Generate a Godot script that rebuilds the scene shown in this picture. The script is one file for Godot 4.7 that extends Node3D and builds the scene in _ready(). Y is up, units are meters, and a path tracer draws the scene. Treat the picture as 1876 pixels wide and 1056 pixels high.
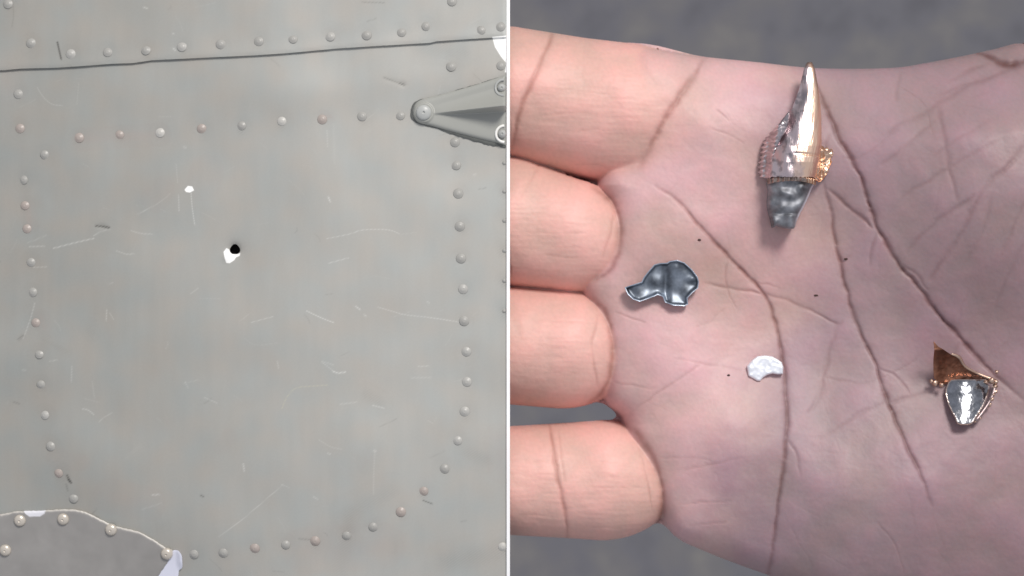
extends Node3D
# Lengths in the plans below are in "units" of 0.09 mm; the palm's hollow lies at height 0, 0.6 m above the ground.
const S := 0.00009
const LEVEL := 0.6
const EYE := 0.55
const PANEL_LIFT := 80.0          # the skin panel lies on the fingers, this much above the palm
const PS := S * (1.0 - (PANEL_LIFT - 40.0) * S / EYE)   # the sheet lies nearer the eye than the palm

var names := {}
var uncolored: Callable
var rng := RandomNumberGenerator.new()

# ---------------------------------------------------------------- helpers
func numbered(called: String, parent: Node) -> String:
	var key := str(parent.get_instance_id()) + called
	names[key] = names.get(key, -1) + 1
	return called if names[key] == 0 else "%s_%03d" % [called, names[key]]

func put(called: String, mesh: Mesh, mat: Material, parent: Node = self) -> MeshInstance3D:
	var o := MeshInstance3D.new()
	o.name = numbered(called, parent)
	o.mesh = mesh
	o.material_override = mat
	parent.add_child(o, true)
	return o

func tag(o: Node, label: String, category: String, group := "") -> void:
	o.set_meta("label", label)
	o.set_meta("category", category)
	if group != "":
		o.set_meta("group", group)

func root_at(called: String, where: Vector3) -> Node3D:
	var o := Node3D.new()
	o.name = numbered(called, self)
	o.position = where
	add_child(o, true)
	return o

func noise(seed_: int, wavelength: float, octaves := 3) -> FastNoiseLite:
	var n := FastNoiseLite.new()
	n.seed = seed_
	n.noise_type = FastNoiseLite.TYPE_SIMPLEX_SMOOTH
	n.frequency = 1.0 / wavelength
	n.fractal_octaves = octaves
	return n

func steps(a: float, b: float, d: float) -> PackedFloat32Array:
	var out := PackedFloat32Array()
	var n := int(round((b - a) / d))
	for i in n + 1:
		out.append(a + (b - a) * i / n)
	return out

func table(t: Array, at: float) -> float:      # [[key, value], ...] -> linear in between
	if at <= t[0][0]:
		return t[0][1]
	for i in range(1, t.size()):
		if at <= t[i][0]:
			return lerpf(t[i - 1][1], t[i][1], (at - t[i - 1][0]) / (t[i][0] - t[i - 1][0]))
	return t[-1][1]

func inside(poly: PackedVector2Array, p: Vector2) -> float:   # distance to the outline, positive inside
	var best := 1e12
	var within := false
	var n := poly.size()
	var a := poly[n - 1]
	for i in n:
		var b := poly[i]
		var e := b - a
		var w := p - a
		var t := clampf(w.dot(e) / e.length_squared(), 0.0, 1.0)
		best = minf(best, (w - e * t).length_squared())
		if (a.y > p.y) != (b.y > p.y) and p.x < e.x * (p.y - a.y) / e.y + a.x:
			within = not within
		a = b
	return sqrt(best) if within else -sqrt(best)

func pts(flat: Array) -> PackedVector2Array:
	var out := PackedVector2Array()
	for i in range(0, flat.size(), 2):
		out.append(Vector2(flat[i], flat[i + 1]))
	return out

func smoothed(p: PackedVector2Array, closed := false, sub := 5) -> PackedVector2Array:
	var out := PackedVector2Array()
	var n := p.size()
	for i in (n if closed else n - 1):
		var p0 := p[(i - 1 + n) % n] if closed else p[maxi(i - 1, 0)]
		var p1 := p[i]
		var p2 := p[(i + 1) % n]
		var p3 := p[(i + 2) % n] if closed else p[mini(i + 2, n - 1)]
		for k in sub:
			out.append(p1.cubic_interpolate(p2, p0, p3, float(k) / sub))
	if not closed:
		out.append(p[n - 1])
	return out

# A closed solid between a lower and an upper height over the part of a grid where F > 0; the rim follows F = 0.
func solid(xs: PackedFloat32Array, ys: PackedFloat32Array, F: PackedFloat32Array, T: PackedFloat32Array, B: PackedFloat32Array, ET: PackedFloat32Array, EB: PackedFloat32Array, C: PackedColorArray, org: Vector3, s: float, uv := Rect2()) -> ArrayMesh:
	var nx := xs.size()
	var ny := ys.size()
	var flag := PackedByteArray()
	flag.resize(nx * ny)
	var at := PackedInt32Array()
	at.resize(nx * ny)
	var top := PackedVector3Array()
	var bot := PackedVector3Array()
	var cols := PackedColorArray()
	var uvs := PackedVector2Array()
	var colored := C.size() > 0
	for j in ny:
		var dy := maxf(ys[j] - ys[maxi(j - 1, 0)], ys[mini(j + 1, ny - 1)] - ys[j])
		for i in nx:
			var k := j * nx + i
			var f := F[k]
			if f < -40.0:
				continue
			var x := xs[i]
			var y := ys[j]
			var t := T[k]
			var b := B[k]
			var step := maxf(maxf(xs[i] - xs[maxi(i - 1, 0)], xs[mini(i + 1, nx - 1)] - xs[i]), dy)
			if absf(f) < 0.6 * step and i > 0 and j > 0 and i < nx - 1 and j < ny - 1:
				var g := Vector2((F[k + 1] - F[k - 1]) / (xs[i + 1] - xs[i - 1]), (F[k + nx] - F[k - nx]) / (ys[j + 1] - ys[j - 1]))
				var l := g.length_squared()
				if l > 0.02:
					var move := (g * (f / l)).limit_length(0.8 * step)
					x -= move.x
					y -= move.y
				t = ET[k]
				b = EB[k]
				flag[k] = 2
			elif f > 0.0:
				flag[k] = 1
			else:
				continue
			at[k] = top.size()
			top.append(Vector3(x * s, t * s, y * s) - org)
			bot.append(Vector3(x * s, b * s, y * s) - org)
			if colored:
				cols.append(C[k])
			if uv.size.x > 0:
				uvs.append((Vector2(x, y) - uv.position) / uv.size)
	var n := top.size()
	var tri := PackedInt32Array()
	var edge := {}
	for j in ny - 1:
		for i in nx - 1:
			var a := j * nx + i
			var q := [a, a + 1, a + nx + 1, a + nx]
			var c := []
			for v in q:
				if flag[v]:
					c.append(v)
			if c.size() < 3:
				continue
			for m in range(2, c.size()):
				tri.append(at[c[0]])
				tri.append(at[c[m - 1]])
				tri.append(at[c[m]])
			for m in c.size():
				var u = c[m]
				var w = c[(m + 1) % c.size()]
				if flag[u] == 2 and flag[w] == 2:
					var back := Vector2i(w, u)
					if edge.has(back):
						edge.erase(back)
					else:
						edge[Vector2i(u, w)] = true
	var nt := PackedVector3Array()
	nt.resize(n)
	var nb := PackedVector3Array()
	nb.resize(n)
	var index := PackedInt32Array()
	var m3 := tri.size()
	index.resize(m3 * 2)
	for i in range(0, m3, 3):
		var a := tri[i]
		var b := tri[i + 1]
		var c := tri[i + 2]
		var fn := (top[c] - top[a]).cross(top[b] - top[a])
		nt[a] += fn
		nt[b] += fn
		nt[c] += fn
		fn = (bot[b] - bot[a]).cross(bot[c] - bot[a])
		nb[a] += fn
		nb[b] += fn
		nb[c] += fn
		index[i] = a
		index[i + 1] = b
		index[i + 2] = c
		index[m3 + i] = n + a
		index[m3 + i + 1] = n + c
		index[m3 + i + 2] = n + b
	for i in n:
		nt[i] = nt[i].normalized() if nt[i].length_squared() > 0 else Vector3.UP
		nb[i] = nb[i].normalized() if nb[i].length_squared() > 0 else Vector3.DOWN
	var pos := top + bot
	var nor := nt + nb
	if colored:
		cols = cols + cols
	if uvs.size():
		uvs = uvs + uvs
	for e: Vector2i in edge:
		var u := at[e.x]
		var w := at[e.y]
		if top[u].distance_to(bot[u]) + top[w].distance_to(bot[w]) < 1e-7:
			continue
		var side := (top[u] - top[w]).cross(Vector3.UP).normalized()
		if (bot[u] - top[u]).y > 0:
			side = -side
		var o := pos.size()
		for v in [top[w], top[u], bot[u], bot[w]]:
			pos.append(v)
			nor.append(side)
		if colored:
			for v in [w, u, u, w]:
				cols.append(cols[v])
		if uvs.size():
			for v in [w, u, u, w]:
				uvs.append(uvs[v])
		for v in [0, 1, 2, 0, 2, 3]:
			index.append(o + v)
	var arr := []
	arr.resize(Mesh.ARRAY_MAX)
	arr[Mesh.ARRAY_VERTEX] = pos
	arr[Mesh.ARRAY_NORMAL] = nor
	arr[Mesh.ARRAY_INDEX] = index
	if colored:
		arr[Mesh.ARRAY_COLOR] = cols
	if uvs.size():
		arr[Mesh.ARRAY_TEX_UV] = uvs
	var mesh := ArrayMesh.new()
	mesh.add_surface_from_arrays(Mesh.PRIMITIVE_TRIANGLES, arr)
	return mesh

func relief(xs: PackedFloat32Array, ys: PackedFloat32Array, f: Callable, top: Callable, bot: Callable, col: Callable, org: Vector3, s := S, uv := Rect2()) -> ArrayMesh:
	var n := xs.size() * ys.size()
	var F := PackedFloat32Array()
	var T := PackedFloat32Array()
	var B := PackedFloat32Array()
	var C := PackedColorArray()
	F.resize(n)
	T.resize(n)
	B.resize(n)
	if col.is_valid():
		C.resize(n)
	var k := 0
	for y in ys:
		for x in xs:
			F[k] = f.call(x, y)
			if F[k] > -14.0:
				T[k] = top.call(x, y, maxf(F[k], 0.0))
				B[k] = minf(bot.call(x, y, maxf(F[k], 0.0)), T[k] - 0.02)
				if col.is_valid():
					C[k] = col.call(x, y, F[k])
			k += 1
	return solid(xs, ys, F, T, B, T, B, C, org, s, uv)

func metal(color: Color, rough: float, metallic := 1.0, vertex := false) -> StandardMaterial3D:
	var m := StandardMaterial3D.new()
	m.albedo_color = color
	m.roughness = rough
	m.metallic = metallic
	m.vertex_color_use_as_albedo = vertex
	return m

func lin(r: float, g: float, b: float) -> Color:
	return Color(r / 255.0, g / 255.0, b / 255.0).srgb_to_linear()

# ---------------------------------------------------------------- the hand
var hx0 := 880.0
var hy0 := -30.0
var hstep := 2.5
var hxi := 0
var hyi := 0
var hnx := 0
var hny := 0
var smooth_top := PackedFloat32Array()     # the hand's upper side without its creases

func palm(x: float, y: float) -> float:
	var u := (x - hx0) / hstep
	var v := (y - hy0) / hstep
	var i := clampi(int(u), 0, 402)
	var j := clampi(int(v), 0, 442)
	var q := (j + hyi) * hnx + i + hxi
	return lerpf(lerpf(smooth_top[q], smooth_top[q + 1], u - i), lerpf(smooth_top[q + hnx], smooth_top[q + hnx + 1], u - i), v - j)

func smax(a: float, b: float, k: float) -> float:
	var h := maxf(k - absf(a - b), 0.0) / k
	return maxf(a, b) + h * h * k * 0.25

const BUMPS := [   # x, y, radius, height of the pads and hollows of the palm
	[1830, 330, 300, 120], [1640, 960, 330, 60], [1500, 620, 190, -34], [1290, 220, 95, 18], [1225, 440, 95, 18], [1225, 645, 100, 22], [1310, 800, 120, 34],
	[1560, 420, 120, -14], [1770, 640, 170, -34], [1385, 760, 110, 10], [1500, 960, 140, 14], [1440, 300, 120, 8]]

func make_hand() -> void:
	var xs := steps(80, 870, 14) + steps(hx0, 1890, hstep) + steps(1902, 4300, 18)
	var ys := steps(-640, -44, 14) + steps(hy0, 1080, hstep) + steps(1092, 1420, 14)
	hnx = xs.size()
	hny = ys.size()
	hxi = xs.find(hx0)
	hyi = ys.find(hy0)
	var outline := smoothed(pts([1185, 82, 1270, 93.5, 1330, 100, 1400, 107, 1480, 116, 1560, 119, 1650, 117, 1700, 110, 1780, 95, 1840, 82, 1900, 72, 2000, 110, 2130, 220, 2300, 280, 2300, 1000, 2150, 1060, 1950, 1110, 1700, 1125, 1500, 1090, 1400, 1058, 1350, 1040, 1300, 1020, 1240, 990,
		1200, 930, 1165, 860, 1142, 805, 1140, 768, 1108, 735, 1086, 640, 1080, 580, 1068, 550, 1060, 527, 1066, 500, 1080, 470, 1100, 400, 1104, 366, 1094, 338, 1112, 304, 1150, 280, 1140, 240, 1140, 180, 1150, 110]), true, 3)
	# the palm's distance field on a coarse grid, read with linear steps in between
	var gs := 8.0
	var gx := int((2320 - 1060) / gs) + 2
	var gy := int((1150 - 50) / gs) + 2
	var grid := PackedFloat32Array()
	grid.resize(gx * gy)
	for j in gy:
		for i in gx:
			grid[j * gx + i] = inside(outline, Vector2(1060 + i * gs, 50 + j * gs))
	# fingers, thumb and forearm: centre line x, y, radius
	var limbs := [
		[[1138, 202, 133], [1060, 190, 130], [930, 161, 121], [600, 130, 110], [340, 112, 92], [262, 107, 76]],
		[[1036, 429, 107], [930, 404, 123], [600, 384, 112], [230, 366, 96], [140, 362, 76]],
		[[1026, 640, 112], [930, 634, 110], [600, 642, 100], [270, 652, 86], [190, 654, 68]],
		[[1104, 886, 112], [1050, 886, 108], [930, 886, 101], [650, 900, 92], [440, 915, 76], [380, 920, 62]],
		[[1950, 270, 150], [2062, 60, 132], [2105, -230, 118], [2110, -430, 100], [2108, -500, 76]],
		[[2180, 640, 380], [2500, 640, 330], [3300, 660, 350], [4000, 680, 370]]]
	var lift := [22.0, 30.0, 30.0, 24.0, 20.0, -10.0]
	var tall := [1.05, 1.05, 1.08, 1.08, 0.9, 0.62]
	var n := hnx * hny
	var F := PackedFloat32Array()
	var T := PackedFloat32Array()
	var B := PackedFloat32Array()
	var E := PackedFloat32Array()
	var W := PackedFloat32Array()     # 1 on a finger, 0 on the palm
	for a in [F, T, B, E, W]:
		a.resize(n)
	F = F.duplicate(); T = T.duplicate(); B = B.duplicate(); E = E.duplicate(); W = W.duplicate()
	F.resize(n); T.resize(n); B.resize(n); E.resize(n); W.resize(n)
	var k := -1
	for y in ys:
		for x in xs:
			k += 1
			var f := -1e3
			var pf := -1e3
			var t := -1e4
			var b := 1e4
			var e := -110.0
			var wf := 0.0
			if x > 1062 and x < 2315 and y > 52 and y < 1145:
				var u := (x - 1060) / gs
				var v := (y - 50) / gs
				var i := int(u)
				var j := int(v)
				u -= i
				v -= j
				var q := j * gx + i
				var d := lerpf(lerpf(grid[q], grid[q + 1], u), lerpf(grid[q + gx], grid[q + gx + 1], u), v)
				f = d
				pf = d
				if d > 0:
					var r := lerpf(62.0, 130.0, smoothstep(1180, 1330, x))
					r = lerpf(r, 200.0, smoothstep(600, 950, y) * smoothstep(1230, 1420, x))
					var m := clampf(d / (r * 1.3), 0, 1)
					t = -110.0 + 110.0 * sqrt(1 - (1 - m) * (1 - m) * (1 - m))
					for p in BUMPS:
						var dx: float = x - p[0]
						var dz: float = y - p[1]
						var g: float = (dx * dx + dz * dz) / (p[2] * p[2])
						if g < 6:
							t += p[3] * exp(-g * 1.4) * m * m * (3.0 - 2.0 * m)
					b = -110.0 - 170.0 * sqrt(1 - (1 - clampf(d / 180.0, 0, 1)) * (1 - clampf(d / 180.0, 0, 1)))
			for li in 6:
				var L: Array = limbs[li]
				if li < 4 and (x > 1310 or y < L[0][1] - 260 or y > L[0][1] + 260):
					continue
				if li == 4 and (x < 1780 or y > 450):
					continue
				if li == 5 and x < 1790:
					continue
				var best := -1e3
				var rad := 1.0
				for si in L.size() - 1:
					var a0 = L[si]
					var a1 = L[si + 1]
					var ex: float = a1[0] - a0[0]
					var ey: float = a1[1] - a0[1]
					var tt := clampf(((x - a0[0]) * ex + (y - a0[1]) * ey) / (ex * ex + ey * ey), 0, 1)
					var rr: float = lerpf(a0[2], a1[2], tt)
					var away := Vector2(x - a0[0] - ex * tt, y - a0[1] - ey * tt)
					if si == 0 and li < 4 and tt == 0.0:      # a long soft end where the finger runs into the palm
						var ax := Vector2(ex, ey).normalized()
						away -= ax * away.dot(ax) * (0.40 if li == 0 else 0.22)
					var dd := rr - away.length()
					if dd > best:
						best = dd
						rad = rr
				if li < 4 and best > -30 and pf > -30:
					f = maxf(f, smax(pf, best, 26.0))
				f = maxf(f, best)
				var fall := 0.0
				if li < 4 and x < 900:
					fall = (900 - x) * (900 - x) / 5000.0 + 0.05 * (900 - x)
				if best > 0:
					var h: float = sqrt(rad * rad - (rad - best) * (rad - best)) * tall[li]
					var c: float = lift[li] - rad * tall[li] - fall
					if t < -9e3:
						t = c + h
						b = c - h
						e = c
						wf = 1.0 if li < 4 else 0.0
					else:
						if li < 4:
							wf = maxf(wf, smoothstep(-46, 26, c + h - t) if li == 0 else smoothstep(-14, 9, c + h - t))
						t = smax(t, c + h, (14.0 if li == 0 else 6.0) if li < 4 else 40.0)
						b = minf(b, c - h)
				elif best > -30 and best >= f:
					e = lift[li] - rad * tall[li] - fall
			if f > 0 and t < -9e3:
				t = e + 4.0
				b = e - 4.0
			F[k] = f
			T[k] = t
			B[k] = b
			E[k] = e
			W[k] = wf
	smooth_top = T.duplicate()
	# creases: width, depth, darkness, line
	var dent := PackedFloat32Array()
	var stain := PackedFloat32Array()
	dent.resize(n)
	stain.resize(n)
	var hollow := PackedFloat32Array()     # the soft valley on both sides of a deep crease
	hollow.resize(n)
	var creases := [
		[5.0, 5.0, 0.62, [1200, 340, 1245, 372, 1285, 417, 1336, 472, 1386, 522, 1410, 556, 1425, 601, 1434, 657, 1440, 727, 1438, 807, 1430, 878, 1422, 943, 1417, 1028, 1412, 1075]],
		[6.5, 6.0, 0.72, [1496, 150, 1503, 166, 1520, 216, 1540, 266, 1571, 321, 1596, 392, 1606, 422, 1641, 482, 1676, 522, 1716, 574, 1757, 617, 1792, 657, 1822, 687, 1872, 732]],
		[5.0, 5.0, 0.66, [1503, 325, 1520, 382, 1530, 442, 1543, 497, 1553, 535, 1576, 606, 1606, 672, 1626, 737, 1651, 802, 1681, 868, 1701, 923]],
		[8.0, 2.5, 0.55, [1085, 342, 1120, 366, 1137, 403, 1136, 450, 1120, 492, 1088, 516]],
		[8.0, 2.5, 0.55, [1080, 543, 1108, 573, 1121, 620, 1121, 668, 1108, 715, 1080, 741]],
		[8.0, 2.5, 0.55, [1130, 776, 1170, 798, 1198, 845, 1213, 890, 1216, 930, 1208, 970, 1192, 1000]],
		[3.0, 1.5, 0.3, [1122, 390, 1118, 430, 1104, 470]],
		[3.0, 1.5, 0.3, [1172, 830, 1186, 880, 1196, 940]],
		[3.0, 2.0, 0.42, [1524, 236, 1512, 262, 1506, 300, 1504, 330]],
		[3.0, 2.0, 0.36, [1606, 424, 1596, 452, 1590, 486]],
		[3.0, 2.0, 0.36, [1641, 484, 1672, 500, 1694, 530]],
		[3.0, 2.0, 0.34, [1386, 523, 1404, 520, 1430, 528]],
		[3.0, 2.0, 0.36, [1336, 474, 1330, 500, 1336, 540, 1350, 566]],
		[3.0, 2.0, 0.30, [1438, 800, 1456, 830, 1462, 870]],
		[3.0, 2.0, 0.30, [1757, 618, 1750, 650, 1730, 690]],
		[3.0, 2.0, 0.30, [1606, 674, 1640, 690, 1664, 720]],
		[4.5, 3.5, 0.5, [1516, 348, 1556, 382, 1596, 417]],
		[3.5, 2.5, 0.42, [1290, 520, 1345, 530, 1407, 540, 1465, 559, 1530, 591, 1545, 590]],
		[3.5, 2.0, 0.34, [1538, 591, 1520, 652, 1500, 722, 1480, 757]],
		[4.0, 2.0, 0.3, [1731, 716, 1660, 730, 1596, 747, 1545, 775, 1500, 800]],
		[3.0, 1.2, 0.2, [1500, 690, 1590, 700, 1680, 660]],
		[5.0, 3.5, 0.42, [1877, 251, 1837, 301, 1787, 351, 1751, 427, 1716, 482, 1701, 512]],
		[4.0, 2.4, 0.36, [1770, 360, 1756, 371, 1701, 412, 1656, 462]],
		[4.0, 2.2, 0.34, [1872, 351, 1855, 390, 1842, 417, 1825, 470]],
		[3.0, 1.4, 0.22, [1876, 420, 1840, 500, 1820, 560]],
		[3.0, 1.4, 0.22, [1800, 360, 1790, 420, 1760, 480]],
		[4.0, 2.4, 0.36, [1711, 180, 1717, 221, 1721, 271, 1729, 326, 1741, 372]],
		[4.5, 2.6, 0.4, [1817, 136, 1756, 166, 1686, 211, 1640, 232, 1611, 251]],
		[3.5, 2.0, 0.3, [1807, 221, 1765, 245, 1731, 266, 1700, 290]],
		[3.5, 2.0, 0.3, [1706, 226, 1660, 262, 1626, 291, 1610, 305]],
		[3.5, 2.2, 0.32, [1822, 256, 1770, 285, 1736, 306, 1690, 335, 1646, 362]],
		[4.5, 3.0, 0.45, [1716, 176, 1770, 155, 1817, 142, 1850, 124, 1880, 112]],
		[10.0, 14.0, 0.75, [1800, 88, 1828, 103, 1843, 114, 1862, 116, 1885, 112]],
		[4.0, 2.5, 0.35, [1740, 150, 1780, 128, 1830, 110]],
		[3.5, 2.0, 0.3, [1656, 128, 1647, 160, 1641, 186]],
		[2.5, 1.2, 0.2, [1560, 300, 1600, 270, 1640, 240]],
		[2.5, 1.2, 0.2, [1640, 150, 1690, 190, 1700, 250]],
		[7.0, 5.0, 0.5, [1297, 100, 1276, 132, 1255, 161, 1236, 190, 1220, 216, 1204, 244, 1190, 271, 1172, 305]],
		[6.0, 4.0, 0.45, [1014, 46, 1008, 75, 994, 105, 974, 151, 954, 201, 941, 246, 936, 275]],
		[4.0, 2.0, 0.25, [1138, 370, 1122, 410, 1112, 455]],
		[4.0, 2.0, 0.3, [1100, 565, 1085, 640, 1098, 715]],
		[5.5, 4.0, 0.45, [1006, 770, 1009, 787, 1014, 827, 1022, 878, 1032, 928, 1039, 973, 1040, 992]],
		[3.5, 1.6, 0.22, [1024, 790, 1028, 840, 1034, 880]],
		[3.0, 2.2, 0.34, [1168, 748, 1190, 730, 1215, 712, 1250, 688, 1280, 670]],
		[3.0, 2.0, 0.36, [1128, 571, 1155, 582, 1182, 590]],
		[2.5, 1.4, 0.2, [1235, 657, 1295, 668, 1356, 677]],
		[3.0, 1.6, 0.22, [1250, 862, 1300, 850, 1360, 836]],
		[2.5, 1.4, 0.2, [1240, 925, 1290, 921, 1340, 918]],
		[2.5, 1.4, 0.2, [1258, 965, 1295, 962, 1330, 957]],
		[2.5, 1.2, 0.16, [1210, 842, 1250, 838, 1300, 842]],
		[3.0, 1.6, 0.2, [1125, 700, 1160, 708, 1200, 712]],
		[2.5, 1.2, 0.2, [1310, 200, 1325, 212, 1335, 222]],
		[2.5, 1.2, 0.18, [1300, 235, 1340, 250, 1360, 262]],
		[2.5, 1.0, 0.15, [1600, 950, 1640, 1000, 1660, 1060]],
		[2.5, 1.0, 0.15, [1330, 560, 1300, 590, 1270, 600]],
		[3.0, 1.4, 0.2, [1560, 470, 1545, 480, 1535, 505]]]
	rng.seed = 11
	for i in 30:    # the short fine lines along the fingers and at the palm's edge
		var c: Vector2 = [Vector2(1000, 460), Vector2(1010, 640), Vector2(1120, 900), Vector2(1080, 230), Vector2(960, 900)][i % 5] + Vector2(rng.randf_range(-50, 50), rng.randf_range(-70, 70))
		var l := rng.randf_range(16, 48)
		creases.append([1.8, rng.randf_range(0.5, 1.1), rng.randf_range(0.06, 0.2), [c.x - l, c.y - rng.randf_range(-3, 3), c.x, c.y, c.x + l, c.y + rng.randf_range(-1, 6)]])
	for i in 120:    # and the crossing ones in the palm
		var c := Vector2(rng.randf_range(1150, 1860), rng.randf_range(160, 1040))
		var a := rng.randf_range(-1.2, 1.9)
		var l := rng.randf_range(14, 50)
		var d := Vector2(cos(a), sin(a)) * l
		creases.append([2.2, rng.randf_range(0.15, 0.5), rng.randf_range(0.03, 0.09), [c.x - d.x, c.y - d.y, c.x + rng.randf_range(-4, 4), c.y + rng.randf_range(-4, 4), c.x + d.x, c.y + d.y]])
	var wob := noise(5, 40, 2)
	for c in creases:
		var line := smoothed(pts(c[3]), false, 9)
		var wide: float = c[0]
		var soft := false
		if c[2] < 0.46 and c[2] > 0.2 and c[3][0] > 1400:
			soft = true
			c[2] *= 0.62
		for i in line.size():
			line[i] += Vector2(wob.get_noise_2d(line[i].x, line[i].y), wob.get_noise_2d(line[i].y + 900, line[i].x)) * 2.5
		for i in line.size() - 1:
			var a := line[i]
			var e := line[i + 1] - a
			var share: float = clampf(sqrt(sin(PI * (i + 0.5) / line.size())) * 1.25, 0.25, 1.0)
			share *= (0.85 + 0.3 * wob.get_noise_2d(a.x * 2 + 300, a.y * 2)) if c[2] > 0.46 else (0.8 + 0.5 * wob.get_noise_2d(a.x * 0.5 + 300, a.y * 0.5))
			wide = c[0] * (1.3 if soft else 0.76) * (1.0 + 0.6 * wob.get_noise_2d(a.x * 0.7 + 77, a.y * 0.7))
			var reach := wide * (4.0 if c[2] > 0.4 else 2.2)
			var i0 := clampi(int((minf(a.x, a.x + e.x) - reach - hx0) / hstep), 0, 403)
			var i1 := clampi(int((maxf(a.x, a.x + e.x) + reach - hx0) / hstep) + 1, 0, 403)
			var j0 := clampi(int((minf(a.y, a.y + e.y) - reach - hy0) / hstep), 0, 443)
			var j1 := clampi(int((maxf(a.y, a.y + e.y) + reach - hy0) / hstep) + 1, 0, 443)
			for j in range(j0, j1 + 1):
				for ii in range(i0, i1 + 1):
					var p := Vector2(hx0 + ii * hstep, hy0 + j * hstep) - a
					var t := clampf(p.dot(e) / e.length_squared(), 0, 1)
					var d := (p - e * t).length() / wide
					if d < reach / wide:
						var g := share * exp(-d * d * 1.6)
						var q := (j + hyi) * hnx + ii + hxi
						dent[q] = maxf(dent[q], g * c[1] * 0.75)
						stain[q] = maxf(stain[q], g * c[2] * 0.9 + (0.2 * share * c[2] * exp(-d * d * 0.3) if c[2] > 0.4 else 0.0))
						if c[2] > 0.4:
							hollow[q] = maxf(hollow[q], share * c[1] * 0.38 * exp(-d * d * 0.22))
	# colour and fine relief
	var C := PackedColorArray()
	C.resize(n)
	var n1 := noise(21, 170, 2)
	var n2 := noise(22, 48, 2)
	var n3 := noise(23, 9, 2)
	var finger := Vector3(0.75, 0.435, 0.368)
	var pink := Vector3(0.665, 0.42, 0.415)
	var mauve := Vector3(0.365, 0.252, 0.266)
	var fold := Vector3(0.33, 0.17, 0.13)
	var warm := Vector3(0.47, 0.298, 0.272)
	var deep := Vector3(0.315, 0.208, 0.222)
	k = -1
	for y in ys:
		for x in xs:
			k += 1
			if F[k] < -20:
				continue
			var a := n1.get_noise_2d(x, y)
			var b := n2.get_noise_2d(x, y)
			var fine := n3.get_noise_2d(x, y)
			var streak := n3.get_noise_2d(x * 0.12, y * 1.3 + 5000)
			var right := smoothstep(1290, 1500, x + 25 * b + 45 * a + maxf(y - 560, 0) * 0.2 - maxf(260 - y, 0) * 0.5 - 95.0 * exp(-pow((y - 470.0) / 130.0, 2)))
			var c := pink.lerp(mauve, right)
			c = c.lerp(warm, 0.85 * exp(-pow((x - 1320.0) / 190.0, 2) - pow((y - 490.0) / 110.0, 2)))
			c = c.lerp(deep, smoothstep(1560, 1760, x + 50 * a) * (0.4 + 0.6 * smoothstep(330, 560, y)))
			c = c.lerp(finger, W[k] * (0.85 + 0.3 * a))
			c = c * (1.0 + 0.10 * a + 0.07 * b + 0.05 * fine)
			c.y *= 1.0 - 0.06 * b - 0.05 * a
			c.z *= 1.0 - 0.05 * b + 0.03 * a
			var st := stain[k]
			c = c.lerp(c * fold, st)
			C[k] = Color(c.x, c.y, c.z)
			T[k] += fine * 0.22 + b * 0.8 + a * 5.0 + streak * (0.12 + 0.35 * W[k]) - dent[k] - hollow[k]
	var org := Vector3(1500 * S, 0, 560 * S)
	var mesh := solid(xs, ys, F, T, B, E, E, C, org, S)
	var m := StandardMaterial3D.new()
	m.vertex_color_use_as_albedo = true
	m.roughness = 0.5
	m.metallic_specular = 0.45
	m.subsurf_scatter_enabled = true
	m.subsurf_scatter_strength = 0.06
	var t := NoiseTexture2D.new()
	t.width = 512
	t.height = 512
	t.seamless = true
	t.as_normal_map = true
	t.bump_strength = 2.0
	t.noise = noise(3, 14, 4)
	m.normal_enabled = true
	m.normal_texture = t
	m.normal_scale = 0.45
	m.uv1_triplanar = true
	m.uv1_scale = Vector3.ONE * 110.0
	var o := put("hand", mesh, m)
	o.position = Vector3((1500 - 938) * S, LEVEL, (560 - 528) * S)
	tag(o, "open bare hand held palm up, fingers together, with metal scraps on its palm", "hand")

# ---------------------------------------------------------------- the metal scraps on the palm
func base_at(x: float, y: float) -> Vector3:
	return Vector3(x * S, 0, y * S)

func place(o: Node3D, x: float, y: float) -> void:
	o.position = Vector3((x - 938) * S, LEVEL, (y - 528) * S)

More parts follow.
